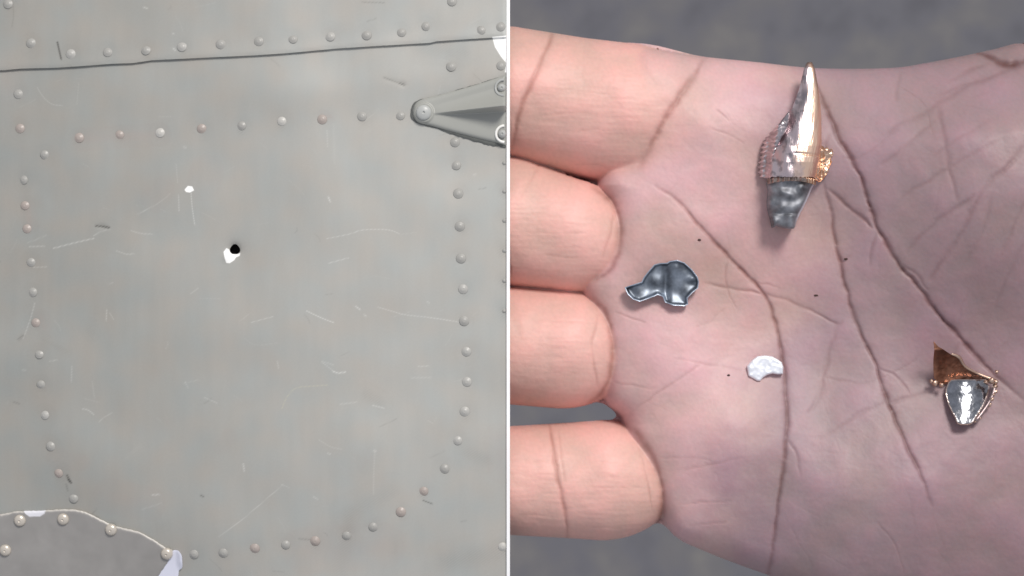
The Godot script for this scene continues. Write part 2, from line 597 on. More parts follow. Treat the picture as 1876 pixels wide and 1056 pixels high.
func make_bullet() -> void:
	var o := root_at("bullet_fragment", Vector3.ZERO)
	place(o, 1455, 270)
	tag(o, "torn pointed copper bullet jacket with grey lead core and ribbed band, beside the thumb crease", "bullet")
	var org := base_at(1455, 270)
	var axis := [[110, 1483], [118, 1482], [165, 1480], [200, 1475], [240, 1467], [280, 1458], [325, 1447.5], [345, 1446]]
	var half := [[112, 2], [118, 6], [126, 9.5], [165, 18], [200, 26], [240, 35], [270, 41], [300, 44], [345, 43]]
	var base := 10.0
	var nn := noise(31, 26, 3)
	var fine := noise(32, 7, 3)
	var smooth := noise(33, 26, 1)
	var xs := steps(1395, 1512, 1.0)
	var dark := Vector3(0.29, 0.26, 0.28)
	var lilac := Vector3(0.62, 0.52, 0.54)
	var gold := Vector3(0.95, 0.68, 0.52)
	var body_h := func(x: float, y: float, up: float) -> float:
		var w := table(half, y)
		var u := clampf((x - table(axis, y)) / w, -1, 1)
		if up > 0 and u < 0:      # the torn side lies flatter
			return base + w * 0.82 * (2.0 - 0.62 * pow(-u, 2.3))
		return base + w * 0.82 * (1 + up * sqrt(maxf(1 - u * u, 0.0)))
	var jacket_f := func(x: float, y: float) -> float:
		return minf(table(half, y) - absf(x - table(axis, y)), minf(y - 115, 327 + 2.0 * nn.get_noise_2d(x * 3, 7) - y))
	var jacket_t := func(x: float, y: float, _f: float) -> float:
		var h: float = body_h.call(x, y, 1.0)
		var left := smoothstep(4, -16, x - table(axis, y))
		h += smooth.get_noise_2d(x, y * 0.5) * (0.6 + 3.5 * left)
		h += 0.5 * fine.get_noise_2d((x - table(axis, y)) * 2.2, y * 0.12) + 0.5 * nn.get_noise_2d(x * 2.0, y * 0.5)
		h -= 2.5 * exp(-pow((y - 284.0 - 0.08 * (x - 1450)) / 2.0, 2)) * smoothstep(-14, 10, x - table(axis, y))
		return h
	var jacket_c := func(x: float, y: float, _f: float) -> Color:
		var w := table(half, y)
		var u: float = (x - table(axis, y)) / w + 0.25 * nn.get_noise_2d(x, y) + 0.12 * fine.get_noise_2d(x, y)
		var c := lilac.lerp(dark, smoothstep(-0.05, 0.4, nn.get_noise_2d(x * 1.5 + 90, y * 1.2)) * 0.8)
		c = c.lerp(dark, 0.8 * smoothstep(24, 8, absf(y - 182)) * smoothstep(-0.95, -0.6, u) * smoothstep(0.1, -0.2, u))
		c = c.lerp(gold, smoothstep(-0.22, 0.12, u) * (1.0 - 0.55 * smoothstep(286, 300, y) * smoothstep(0.5, 0.2, u)))
		c = c.lerp(Vector3(0.6, 0.38, 0.28), 0.7 * smoothstep(128, 119, y))
		return Color(c.x, c.y, c.z)
	var low := func(x: float, y: float, _f: float) -> float: return body_h.call(x, y, -1.0)
	var copper := metal(Color.WHITE, 0.36, 1.0, true)
	put("jacket", relief(xs, steps(108, 330, 1.0), jacket_f, jacket_t, low, jacket_c, org), copper, o)
	# ribbed band
	var band_f := func(x: float, y: float) -> float:
		return minf(table(half, 330) + 1.0 - absf(x - 1447), 5.2 - absf(y - 329 - 0.02 * (x - 1447) - 0.003 * pow(x - 1447, 2)))
	var band_t := func(x: float, y: float, f: float) -> float:
		var u := clampf((x - 1447) / 43.0, -1, 1)
		return base + 34 * (1 + sqrt(1 - u * u)) + (1.9 + 1.4 * nn.get_noise_2d(x * 2, 5)) * sin(asin(u) * 26.0 + 3.0 * smooth.get_noise_2d(x, 9)) - 2.0 * exp(-f * 0.8)
	var band_c := func(x: float, y: float, _f: float) -> Color:
		var g := 0.30 + 0.2 * fine.get_noise_2d(x, y)
		return Color(g * 1.25, g, g * 0.88).lerp(Color(0.85, 0.55, 0.36), 0.75 * smoothstep(1465, 1482, x))
	put("ribbed_band", relief(xs, steps(314, 350, 1.0), band_f, band_t, low, band_c, org), metal(Color.WHITE, 0.3, 1.0, true), o)
	# lead core
	var core := smoothed(pts([1409, 330, 1406, 350, 1404, 375, 1407, 392, 1411, 408, 1413, 418, 1420, 414, 1430, 417, 1450, 420, 1455, 408, 1461, 395, 1472, 374, 1484, 348, 1487, 330]), true, 3)
	var core_f := func(x: float, y: float) -> float: return inside(core, Vector2(x, y))
	var core_t := func(x: float, y: float, f: float) -> float:
		var u := clampf((x - 1443 - (y - 340) * -0.14) / 44.0, -1, 1)
		return base + 22 + 38 * sqrt(1 - u * u) * (1 - 0.35 * smoothstep(350, 420, y)) + 5 * smooth.get_noise_2d(x, y) - 8 * exp(-f * 0.35) + 5 * smoothstep(392, 398, y)
	var core_c := func(x: float, y: float, f: float) -> Color:
		var g := 0.27 + 0.17 * nn.get_noise_2d(x + 300, y) + 0.02 * fine.get_noise_2d(x, y)
		g = lerpf(g, 0.8, smoothstep(5.0, 2.0, f) * smoothstep(1448, 1460, x))
		return Color(g, g * 1.03, g * 1.12)
	var core_b := func(_x: float, _y: float, _f: float) -> float: return base
	put("lead_core", relief(steps(1398, 1494, 1.0), steps(324, 426, 1.0), core_f, core_t, core_b, core_c, org), metal(Color.WHITE, 0.62, 1.0, true), o)
	# fringe of torn, ribbed jacket
	var fringe := smoothed(pts([1441, 208, 1424, 228, 1404, 252, 1396, 268, 1392, 290, 1389, 312, 1392, 324, 1404, 330, 1411, 322, 1414, 290, 1424, 262, 1434, 246, 1440, 230]), true, 3)
	var fringe_f := func(x: float, y: float) -> float: return inside(fringe, Vector2(x, y)) + 2.2 * sin(y * 0.7) * smoothstep(1420, 1400, x)
	var fringe_t := func(x: float, y: float, f: float) -> float:
		var v := (x - 1400) * 0.25 + (y - 270) * 0.95
		var one := 1401 - (y - 255) * 0.11
		var two := 1418 - (y - 245) * 0.13
		var ticks := exp(-pow((x - one) / 3.4, 2)) + exp(-pow((x - two) / 3.4, 2))
		return base + 16 + smoothstep(1388, 1428, x) * 40 + 3.6 * ticks * (0.5 + 0.5 * sin(v * 0.8 + 4.0 * nn.get_noise_2d(x, y))) + 2.0 * smooth.get_noise_2d(x, y) + 0.6 * fine.get_noise_2d(x, y) - 5 * exp(-f * 0.6)
	var fringe_b := func(x: float, y: float, _f: float) -> float: return base + 4 + smoothstep(1390, 1432, x) * 26
	var fringe_c := func(x: float, y: float, f: float) -> Color:
		var g := 0.46 + 0.14 * fine.get_noise_2d(x, y) + 0.12 * smooth.get_noise_2d(x, y)
		g += 0.35 * (exp(-pow((x - 1401 + (y - 255) * 0.11) / 3.0, 2)) + exp(-pow((x - 1418 + (y - 245) * 0.13) / 3.0, 2))) * smoothstep(0.2, 0.9, sin(((x - 1400) * 0.25 + (y - 270) * 0.95) * 0.8 + 4.0 * nn.get_noise_2d(x, y)))
		return Color(g * 1.06, g * 0.94, g * 0.98)
	put("torn_fringe", relief(steps(1382, 1446, 0.8), steps(202, 338, 0.8), fringe_f, fringe_t, fringe_b, fringe_c, org), metal(Color.WHITE, 0.28, 1.0, true), o)
	# folded out flap
	var flap := smoothed(pts([1492, 262, 1502, 270, 1514, 273, 1524, 278, 1521, 290, 1519, 304, 1510, 322, 1502, 333, 1494, 334, 1488, 326, 1487, 290]), true, 3)
	var flap_f := func(x: float, y: float) -> float: return inside(flap, Vector2(x, y)) + 1.2 * sin((x + y) * 0.55)
	var flap_t := func(x: float, y: float, f: float) -> float:
		return base + 34 - (x - 1492) * 0.55 + 5 * nn.get_noise_2d(x, y) + 0.8 * fine.get_noise_2d(x, y) + 4 * exp(-f * 0.5) - 5 * exp(-pow((x - 1503) / 4.0, 2))
	var flap_b := func(x: float, y: float, f: float) -> float: return base + 28 - (x - 1492) * 0.55 + 4 * exp(-f * 0.5)
	var flap_c := func(x: float, y: float, _f: float) -> Color:
		var g := 1.0 + 0.2 * fine.get_noise_2d(x, y)
		return Color(0.74 * g, 0.52 * g, 0.39 * g)
	put("folded_flap", relief(steps(1480, 1530, 0.8), steps(256, 342, 0.8), flap_f, flap_t, flap_b, flap_c, org), metal(Color.WHITE, 0.36, 1.0, true), o)

func make_grey_scrap() -> void:
	var outline := pts([1143.6, 527, 1152.7, 523.6, 1174.3, 516.8, 1178.9, 507.7, 1186.8, 497.5, 1198, 485, 1208, 482.5, 1221, 482, 1225.5, 478.8, 1239, 477, 1252.7, 481.6, 1266.4, 494, 1276.6, 507.7, 1279.4, 516.8, 1277.7, 528.2, 1266.4, 537.3, 1258.4, 546.4, 1259.5, 557.7, 1252.7, 561, 1232, 560, 1217.5, 554.3, 1213, 543.8, 1203.9, 540, 1198, 543, 1186.8, 547.5, 1171, 553, 1158.4, 548.6, 1149.3, 539.5])
	var nn := noise(41, 34, 1)
	var fine := noise(42, 8, 2)
	var f := func(x: float, y: float) -> float: return inside(outline, Vector2(x, y))
	var ground := func(x: float, y: float) -> float: return lerpf(palm(x, y), palm(1215, 520), 0.5)
	var top := func(x: float, y: float, d: float) -> float:
		var h: float = ground.call(x, y) + 12
		h += 5.5 * exp(-pow((d - 1.2) / 2.6, 2)) + 5 * exp(-d * 0.22)                 # the turned up rim
		h += smoothstep(1190, 1160, x) * (1160 - x) * -0.18                              # the tab
		h -= 6 * exp(-pow((x - 1219) / 7.0, 2)) * smoothstep(480, 500, y)                # the fold
		h += 7 * exp(-pow((x - 1238) / 12.0, 2) - pow((y - 488) / 14.0, 2)) + 5 * exp(-pow((x - 1266) / 8.0, 2) - pow((y - 512) / 6.0, 2))
		return h + 2.2 * nn.get_noise_2d(x, y)
	var bot := func(x: float, y: float, d: float) -> float: return ground.call(x, y) + 3 + 6 * exp(-d * 0.3)
	var col := func(x: float, y: float, d: float) -> Color:
		var g := 0.26 + 0.14 * nn.get_noise_2d(x + 70, y) + 0.05 * fine.get_noise_2d(x, y)
		g = lerpf(g, 0.62, smoothstep(3.0, 0.8, d))
		return Color(g * 0.89, g * 1.0, g * 1.16)
	var o := put("lead_scrap", relief(steps(1138, 1285, 0.9), steps(472, 566, 0.9), f, top, bot, col, base_at(1212, 520)), metal(Color.WHITE, 0.48, 1.0, true))
	place(o, 1212, 520)
	tag(o, "dark grey crumpled metal scrap with bright rim and tab, below the middle finger", "metal scrap")

func make_bright_chip() -> void:
	var outline := pts([1368, 671, 1378, 659.8, 1387.5, 653, 1401, 651.3, 1414, 653, 1425, 659, 1431.8, 664, 1434.8, 672.6, 1434, 685.4, 1425, 686.3, 1414.8, 684.6, 1405.4, 687, 1397.7, 692, 1392.6, 698, 1386.7, 697.8, 1379, 693.5, 1371, 688.8])
	var nn := noise(51, 12, 2)
	var f := func(x: float, y: float) -> float: return inside(outline, Vector2(x, y))
	var top := func(x: float, y: float, d: float) -> float:
		return palm(1400, 672) + 15 + 3 * smoothstep(1400, 1370, x) + 1.0 * nn.get_noise_2d(x * 0.6, y * 0.6) - 4 * exp(-d * 0.8)
	var bot := func(x: float, y: float, d: float) -> float: return palm(1400, 672) + 2
	var col := func(x: float, y: float, d: float) -> Color:
		var g := 0.93 + 0.05 * nn.get_noise_2d(x, y)
		return Color(g * 0.96, g * 0.985, minf(g * 1.05, 1.0))
	var m := metal(Color.WHITE, 0.5, 0.55, true)
	var o := put("aluminium_chip", relief(steps(1362, 1441, 0.8), steps(646, 704, 0.8), f, top, bot, col, base_at(1401, 674)), m)
	place(o, 1401, 674)
	tag(o, "small bright silver white metal chip with curved notch, in the palm's middle crease", "metal chip")

func make_copper_scrap() -> void:
	var o := root_at("copper_scrap", Vector3.ZERO)
	place(o, 1765, 705)
	tag(o, "folded copper jacket scrap with mirror bright shield facet and beaded rim, near the wrist side", "metal scrap")
	var org := base_at(1765, 705)
	var g0 := palm(1765, 720)
	var nn := noise(61, 16, 3)
	var fine := noise(62, 6, 2)
	var wall := pts([1701.8, 624.6, 1710, 634, 1719.8, 639, 1737, 649, 1752, 654, 1765, 671, 1786, 682, 1803, 689.5, 1820, 695, 1812, 700, 1793.6, 699, 1740.6, 699, 1727, 706, 1708.4, 693, 1704.6, 657])
	var f1 := func(x: float, y: float) -> float: return inside(wall, Vector2(x, y))
	var t1 := func(x: float, y: float, d: float) -> float:
		var far := clampf((695 - y) / 55.0, 0, 1)
		return g0 + 5 + 46 * far * far + 16 * smoothstep(1735, 1703, x) - 7 * smoothstep(1750, 1800, x) + 0.8 * nn.get_noise_2d(x, y)
	var b1 := func(x: float, y: float, d: float) -> float: return t1.call(x, y, d) - 4
	var c1 := func(x: float, y: float, d: float) -> Color:
		var n := 1.0 + 0.35 * nn.get_noise_2d(x, y)
		var c := Vector3(0.30, 0.14, 0.09) * n
		c = c.lerp(Vector3(0.10, 0.06, 0.05), smoothstep(1740, 1785, x) * 0.85)
		return Color(c.x, c.y, c.z)
	put("copper_wall", relief(steps(1696, 1826, 0.9), steps(618, 712, 0.9), f1, t1, b1, c1, org), metal(Color.WHITE, 0.38, 1.0, true), o)
	var shield := smoothed(pts([1740.6, 695.6, 1733, 706, 1730, 721, 1735, 744, 1744.4, 764.8, 1748, 775, 1760, 777, 1774.7, 775.2, 1784, 763, 1797.4, 744, 1808.8, 721, 1812.6, 706, 1811, 695.5, 1790, 695, 1765, 694.5]), true, 2)
	var f2 := func(x: float, y: float) -> float: return inside(shield, Vector2(x, y))
	var t2 := func(x: float, y: float, d: float) -> float:
		var v := clampf((y - 695) / 82.0, 0, 1)
		var u := (x - 1757 - 5 * sin(v * 4.0)) / 40.0
		return g0 + 16 + 26 * pow(v, 1.25) - 13 * u * u + 0.5 * nn.get_noise_2d(x, y) + 2 * exp(-d * 0.7)
	var b2 := func(x: float, y: float, d: float) -> float: return t2.call(x, y, d) - 5.0
	var c2 := func(x: float, y: float, d: float) -> Color:
		var g := 0.27 + 0.10 * nn.get_noise_2d(x + 40, y) + 0.04 * fine.get_noise_2d(x, y)
		var c := Vector3(g * 0.97, g, g * 1.1)
		if d < 3:
			c = c.lerp(Vector3(0.75, 0.55, 0.45), (1 - d / 3.0) * 0.8)
		return Color(c.x, c.y, c.z)
	put("shield_facet", relief(steps(1724, 1820, 0.8), steps(688, 784, 0.8), f2, t2, b2, c2, org), metal(Color.WHITE, 0.2, 1.0, true), o)
	# rim along the back edge, beaded edge, nubs
	var bronze := metal(Color8(206, 178, 160), 0.4)
	var st := SurfaceTool.new()
	st.begin(Mesh.PRIMITIVE_TRIANGLES)
	var rim := smoothed(pts([1737, 648, 1752, 654, 1765, 671, 1786, 682.5, 1803, 690, 1820, 696]), false, 4)
	tube(st, rim, func(p: Vector2) -> float: return t1.call(p.x, p.y, 5.0) + 3.0, [[0, 1.6], [0.2, 3.4], [0.6, 2.4], [1, 3.4]], org)
	put("rolled_rim", st.commit(), bronze, o)
	rng.seed = 77
	var edge := smoothed(pts([1820, 702, 1818, 716, 1811, 732, 1802, 746, 1792, 759, 1783, 770]), false, 2)
	var st2 := SurfaceTool.new()
	st2.begin(Mesh.PRIMITIVE_TRIANGLES)
	tube(st2, edge, func(p: Vector2) -> float: return g0 + 12.0 + (p.y - 702) * 0.26, [[0, 4.5], [0.5, 3.4], [1, 4.4]], org)
	put("fluted_edge", st2.commit(), metal(Color8(168, 150, 150), 0.34), o)
	for i in edge.size():
		edge[i] += Vector2(rng.randf_range(-2.6, 2.6), rng.randf_range(-2.6, 2.6))
		var r := rng.randf_range(2.2, 4.6)
		var bead := put("bead", bead_mesh(r, 300 + i), bronze, o)
		bead.scale = Vector3(rng.randf_range(0.8, 1.5), 0.8, rng.randf_range(0.6, 1.1))
		bead.rotation.y = 0.5
		bead.position = Vector3(edge[i].x * S, (g0 + 14 + 1.6 * i + rng.randf_range(-2, 2)) * S, edge[i].y * S) - org
	for q in [[1822, 681, 3.6, 24], [1813, 697, 5.5, 22], [1821, 699, 5.0, 18], [1804, 700, 4.0, 16], [1711, 702, 6.0, 16], [1722, 705, 4.5, 22], [1704, 698, 4.0, 20]]:
		var nub := put("nub", bead_mesh(q[2], int(q[0])), bronze, o)
		nub.position = Vector3(q[0] * S, (g0 + q[3]) * S, q[1] * S) - org

func bead_mesh(r: float, seed_: int) -> ArrayMesh:
	var n := noise(seed_, 1.0, 1)
	var st := SurfaceTool.new()
	st.begin(Mesh.PRIMITIVE_TRIANGLES)
	var rings := 6
	var sides := 9
	for j in rings + 1:
		for i in sides:
			var a := PI * j / rings
			var b := TAU * i / sides
			var d := Vector3(sin(a) * cos(b), cos(a), sin(a) * sin(b))
			st.add_vertex(d * r * S * (1.0 + 0.45 * n.get_noise_3dv(d * 1.3)))
	for j in rings:
		for i in sides:
			var a := j * sides + i
			var b := j * sides + (i + 1) % sides
			for v in [a, b, b + sides, a, b + sides, a + sides]:
				st.add_index(v)
	st.generate_normals()
	return st.commit()

func tube(st: SurfaceTool, line: PackedVector2Array, height: Callable, radius: Array, org: Vector3) -> void:
	var sides := 8
	var n := line.size()
	for i in n:
		var p := line[i]
		var d := (line[mini(i + 1, n - 1)] - line[maxi(i - 1, 0)]).normalized()
		var across := Vector3(-d.y, 0, d.x)
		var r := table(radius, float(i) / (n - 1))
		for k in sides:
			var a := TAU * k / sides
			st.add_vertex(Vector3(p.x * S, height.call(p) * S, p.y * S) - org + (across * cos(a) + Vector3.UP * sin(a)) * r * S)
	for i in n - 1:
		for k in sides:
			var a := i * sides + k
			var b := i * sides + (k + 1) % sides
			for v in [a, a + sides, b, b, a + sides, b + sides]:
				st.add_index(v)
	for k in range(1, sides - 1):
		for v in [0, k, k + 1, (n - 1) * sides, (n - 1) * sides + k + 1, (n - 1) * sides + k]:
			st.add_index(v)
	st.generate_normals()

func make_crumbs() -> void:
	var soot := metal(Color8(70, 52, 48), 0.9, 0.0)
	for q in [[1497, 541, 3.6, "black grain of grit between the two long creases of the palm"], [1281, 440, 2.4, "tiny black speck of grit above the dark grey scrap"],
			[1334, 688, 2.6, "tiny black speck of grit beside the bright silver chip"], [1550, 475, 2.6, "dark grain of grit under the bullet, between two creases"]]:
		var o := put("grit_grain", bead_mesh(q[2], int(q[0])), soot)
		o.position = Vector3((q[0] - 938) * S, LEVEL + (palm(q[0], q[1]) + 1.0) * S, (q[1] - 528) * S)
		o.scale = Vector3(1.3, 0.4, 0.8)
		tag(o, q[3], "grit", "grains of grit on the palm")

# ---------------------------------------------------------------- the riveted skin panel
const SEAM := [[-320, 134], [0, 125.6], [30, 123], [100, 122], [151, 119], [201, 115.5], [241, 114.5], [276, 109.5], [352, 106.5], [470, 101.5], [526, 98], [617, 89.4], [667, 86.4], [787, 79.4], [802, 76.3], [898, 70.3], [928, 68.8]]
const PX0 := -300.0
const PX1 := 928.0
const PY0 := -250.0
const PY1 := 1306.0
var wave: FastNoiseLite
var rivets_skin := [[50, 76, 0], [125, 97, 1], [194, 94, 0], [265, 91, 0], [332, 85, 1], [404, 81, 0], [474, 76, 0], [537, 72, 0], [605, 67, 1], [672, 65, 0], [736, 60, 0], [781, 49, 0], [881, 57, 0], [917, 50, 0], [828, 3, 0], [5, 2, 0],
	[27, 170, 0], [31, 234, 2], [78, 283, 0], [38, 329, 0], [41, 376, 2], [45, 419, 2], [53, 481, 0], [56, 536, 0], [62, 592, 2], [69, 650, 0], [72, 706, 0], [79, 762, 1], [90, 819, 0], [104, 869, 2], [131, 915, 0],
	[142, 252, 2], [217, 247, 2], [292, 243, 3], [369, 236, 2], [443, 231, 0], [517, 223, 3], [591, 220, 2], [664, 214, 0], [734, 213, 0],
	[827, 123, 0], [834, 262, 0], [836, 304, 0], [840, 356, 0], [843, 416, 0], [845, 474, 0], [849, 530, 1], [851, 588, 0], [855, 644, 1], [856, 699, 1], [852, 753, 1], [839, 806, 1], [815, 858, 0], [777, 899, 2], [735, 937, 2], [684, 965, 0], [635, 982, 0], [577, 992, 2], [523, 999, 0], [466, 1006, 2], [408, 1015, 0], [353, 1018, 0],
	[918, 122, 0], [924, 300, 4], [924, 352, 4], [924, 405, 4], [924, 460, 4], [924, 515, 4], [924, 570, 4], [921, 1002, 3]]

func skin(x: float, y: float) -> float:      # the lower skin's upper side
	var dx := x - 900.0
	var dy := y - 600.0
	var h := PANEL_LIFT - dx * dx / 12000.0 - dy * dy / 9000.0
	h += 8.0 * wave.get_noise_2d(x, y * 1.15)
	h -= pow(maxf(y - 780.0, 0.0), 2) / 3800.0
	h += 2.6 * exp(-pow((y - 165.0 + 0.09 * (x - 600)) / 34.0, 2)) * smoothstep(300, 560, x)      # swelling over the frame below the seam
	h -= 2.2 * exp(-pow((x - 185) / 9.0, 2) - pow((y - 414) / 3.2, 2)) + 1.6 * exp(-pow((x - 738) / 6.0, 2) - pow((y - 155) / 4.0, 2)) + 0.8 * exp(-pow((x - 720 - (y - 149) * 2.2) / 12.0, 2) - pow((y - 149) / 4.0, 2))
	h -= 2.0 * exp(-(pow(x - 428, 2) + pow(y - 462, 2)) / 700.0)
	return h

func seam(x: float) -> float:
	return table(SEAM, x)

func paint_image() -> ImageTexture:
	var w := int(PX1 - PX0)
	var h := int(PY1 - PY0)
	var cloud := noise(71, 210, 3).get_image(w, h, false, false, false).get_data()
	var stipple := noise(72, 5, 2).get_image(w, h, false, false, false).get_data()
	var si := noise(73, 26, 3).get_image(w, 260, false, false, false)
	si.resize(w, h, Image.INTERPOLATE_CUBIC)
	var streak := si.get_data()
	var tint := noise(74, 90, 2).get_image(w, h, false, false, false).get_data()
	var out := PackedByteArray()
	out.resize(w * h * 3)
	for i in w * h:
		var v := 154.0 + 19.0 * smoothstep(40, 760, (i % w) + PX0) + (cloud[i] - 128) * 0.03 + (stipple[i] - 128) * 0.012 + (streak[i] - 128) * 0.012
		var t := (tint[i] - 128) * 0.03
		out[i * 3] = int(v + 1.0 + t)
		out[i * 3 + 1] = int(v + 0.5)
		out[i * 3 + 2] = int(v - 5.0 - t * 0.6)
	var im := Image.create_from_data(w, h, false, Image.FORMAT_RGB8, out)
	var pale := Color8(222, 223, 218)
	var soot := Color8(58, 57, 54)
	# scratches, scuffs and specks: colour, width, strength, line
	for q in [
		[0, 2.2, 0.5, [350, 352, 352, 378, 357, 412]], [0, 2.4, 0.36, [327, 358, 328, 387]], [0, 2, 0.22, [322, 300, 325, 335]], [0, 2, 0.3, [250, 393, 285, 375, 312, 355]], [0, 2, 0.12, [370, 390, 395, 403]],
		[0, 3, 0.42, [170, 437, 130, 446, 95, 455]], [0, 3, 0.3, [50, 452, 78, 451]], [0, 3, 0.28, [213, 460, 232, 466, 245, 465]], [0, 3, 0.26, [240, 423, 258, 428, 278, 429]], [0, 2.4, 0.28, [58, 490, 82, 489]], [0, 3, 0.25, [170, 432, 185, 424, 200, 420]],
		[0, 2.4, 0.4, [195, 567, 194, 588]], [0, 2, 0.3, [200, 573, 208, 586]], [0, 2.4, 0.34, [350, 538, 364, 528]], [0, 2, 0.4, [600, 438, 640, 430, 668, 422, 712, 422, 732, 429]], [0, 2.4, 0.4, [603, 483, 640, 473]],
		[0, 2.6, 0.55, [564, 570, 592, 583, 613, 591]], [0, 2.6, 0.36, [694, 563, 722, 571, 745, 577, 790, 582, 842, 590]], [0, 2, 0.36, [462, 591, 502, 580]], [0, 4, 0.5, [654, 562, 661, 567]], [0, 4, 0.4, [669, 577, 672, 579]], [0, 4, 0.3, [784, 553, 787, 555]],
		[0, 3.6, 0.6, [603, 362, 606, 370]], [0, 5, 0.1, [612, 230, 614, 300]], [0, 4, 0.22, [592, 662, 612, 668]], [0, 3.6, 0.6, [612, 680, 622, 683, 634, 681]], [0, 3, 0.25, [592, 664, 606, 674, 612, 680]],
		[3, 2.4, 0.36, [518, 748, 528, 726, 546, 710, 575, 707, 602, 705]], [0, 3.2, 0.44, [684, 742, 704, 747]], [0, 4, 0.22, [625, 740, 655, 736]], [0, 3, 0.34, [768, 671, 786, 670]], [0, 4, 0.2, [755, 692, 790, 691]],
		[0, 3, 0.22, [688, 826, 686, 860, 685, 905]], [0, 5, 0.4, [687, 825, 689, 825]], [0, 3, 0.2, [585, 805, 608, 818, 628, 822]], [0, 4, 0.36, [602, 830, 606, 831]], [0, 2, 0.32, [400, 985, 440, 955, 470, 930, 520, 887]], [0, 2, 0.26, [516, 887, 530, 893]],
		[0, 4, 0.45, [447, 850, 448, 862]], [0, 3.4, 0.34, [150, 750, 160, 752, 170, 760]], [0, 2.4, 0.22, [180, 775, 188, 766, 205, 757]], [0, 3, 0.28, [130, 672, 129, 700]], [0, 2.6, 0.26, [88, 663, 103, 660]], [0, 5, 0.2, [38, 679, 42, 679]], [0, 2.4, 0.34, [60, 556, 50, 590, 38, 622]],
		[0, 2, 0.26, [62, 158, 74, 176, 90, 189, 110, 192]], [0, 4, 0.4, [260, 11, 266, 13]], [0, 3.4, 0.36, [314, 60, 317, 61]], [0, 4, 0.5, [316, 88, 319, 91]], [0, 5, 0.3, [337, 270, 339, 270]], [0, 4, 0.4, [278, 908, 290, 907]],
		[0, 3, 0.26, [375, 728, 398, 738]], [0, 4, 0.2, [340, 700, 345, 710]], [0, 3, 0.14, [168, 700, 172, 730]], [0, 2, 0.12, [450, 620, 470, 632, 510, 628]], [0, 2, 0.16, [440, 590, 458, 575]], [0, 4, 0.3, [868, 322, 872, 320]], [0, 4, 0.3, [575, 910, 582, 914]],
		[0, 3, 0.3, [510, 662, 512, 674]], [0, 3, 0.22, [600, 240, 601, 270]], [0, 2.4, 0.16, [797, 770, 800, 765]], [0, 2.4, 0.2, [785, 770, 795, 775]], [0, 3, 0.22, [200, 520, 206, 518]], [0, 2, 0.14, [150, 300, 160, 305]], [0, 2, 0.16, [140, 150, 137, 190]],
		[1, 3.2, 0.8, [99.5, 75, 103, 90, 107, 106]], [1, 4.5, 0.62, [174, 414, 186, 415, 198, 417]], [1, 4, 0.2, [704, 143, 720, 149, 738, 156]], [1, 6, 0.32, [733, 154, 740, 156]], [1, 5, 0.5, [120, 873, 125, 884]], [1, 4, 0.6, [122, 880, 127, 886]], [1, 4, 0.2, [118, 890, 120, 900]],
		[1, 4, 0.36, [368, 908, 372, 910]], [1, 3, 0.4, [776, 916, 792, 922]], [1, 6, 0.2, [30, 622, 38, 616]], [1, 4, 0.16, [20, 738, 30, 741]], [1, 4, 0.14, [548, 988, 575, 990]], [1, 3, 0.5, [803, 177, 808, 176]], [1, 4, 0.14, [160, 945, 175, 950]],
		[2, 20, 0.16, [150, 255, 290, 246]], [2, 14, 0.2, [46, 380, 50, 415]], [2, 14, 0.14, [72, 580, 78, 600]], [2, 30, 0.1, [200, 910, 270, 925]], [2, 24, 0.12, [912, 800, 920, 860]], [2, 40, 0.10, [560, 1010, 700, 1000]], [2, 10, 0.2, [592, 212, 606, 215]], [2, 30, 0.12, [0, 140, 10, 160]],
		[1, 26, 0.07, [860, 830, 890, 840]], [1, 34, 0.05, [640, 940, 720, 900]], [1, 40, 0.08, [820, 1030, 930, 1010]], [1, 30, 0.05, [620, 1050, 640, 960]], [1, 26, 0.05, [770, 92, 850, 96]]]:
		stroke(im, [pale, soot, Color8(176, 146, 138), Color8(206, 204, 176)][q[0]], q[1], q[2], q[3])
	rng.seed = 16
	for q in rivets_skin:
		stroke(im, Color8(104, 100, 94), rng.randf_range(16, 22), rng.randf_range(0.05, 0.16), [q[0] - 1, q[1], q[0] + rng.randf_range(-2, 2), q[1] + rng.randf_range(0, 5), q[0] + rng.randf_range(-2, 3), q[1] + rng.randf_range(2, 10)])
	rng.seed = 15
	for i in 46:
		var c := Vector2(rng.randf_range(-280, 920), rng.randf_range(-240, 1290))
		stroke(im, [Color8(112, 108, 100), Color8(170, 148, 138), Color8(196, 197, 192)][rng.randi() % 3], rng.randf_range(9, 30), rng.randf_range(0.04, 0.10), [c.x, c.y, c.x + rng.randf_range(-16, 16), c.y + 6, c.x + rng.randf_range(-40, 40), c.y + rng.randf_range(-30, 30)])
	rng.seed = 5
	for i in 180:
		var c := Vector2(rng.randf_range(-280, 920), rng.randf_range(-240, 1290))
		var a := rng.randfn(0.0, 0.5) + (PI / 2 if rng.randf() < 0.35 else 0.0)
		var l := rng.randf_range(3, 22)
		stroke(im, pale if rng.randf() < 0.8 else soot, rng.randf_range(1.4, 3.2), rng.randf_range(0.04, 0.16), [c.x - cos(a) * l, c.y - sin(a) * l, c.x + 2, c.y, c.x + cos(a) * l, c.y + sin(a) * l])
	# bare, bright places where the paint has gone
	var white := Color8(252, 252, 249)
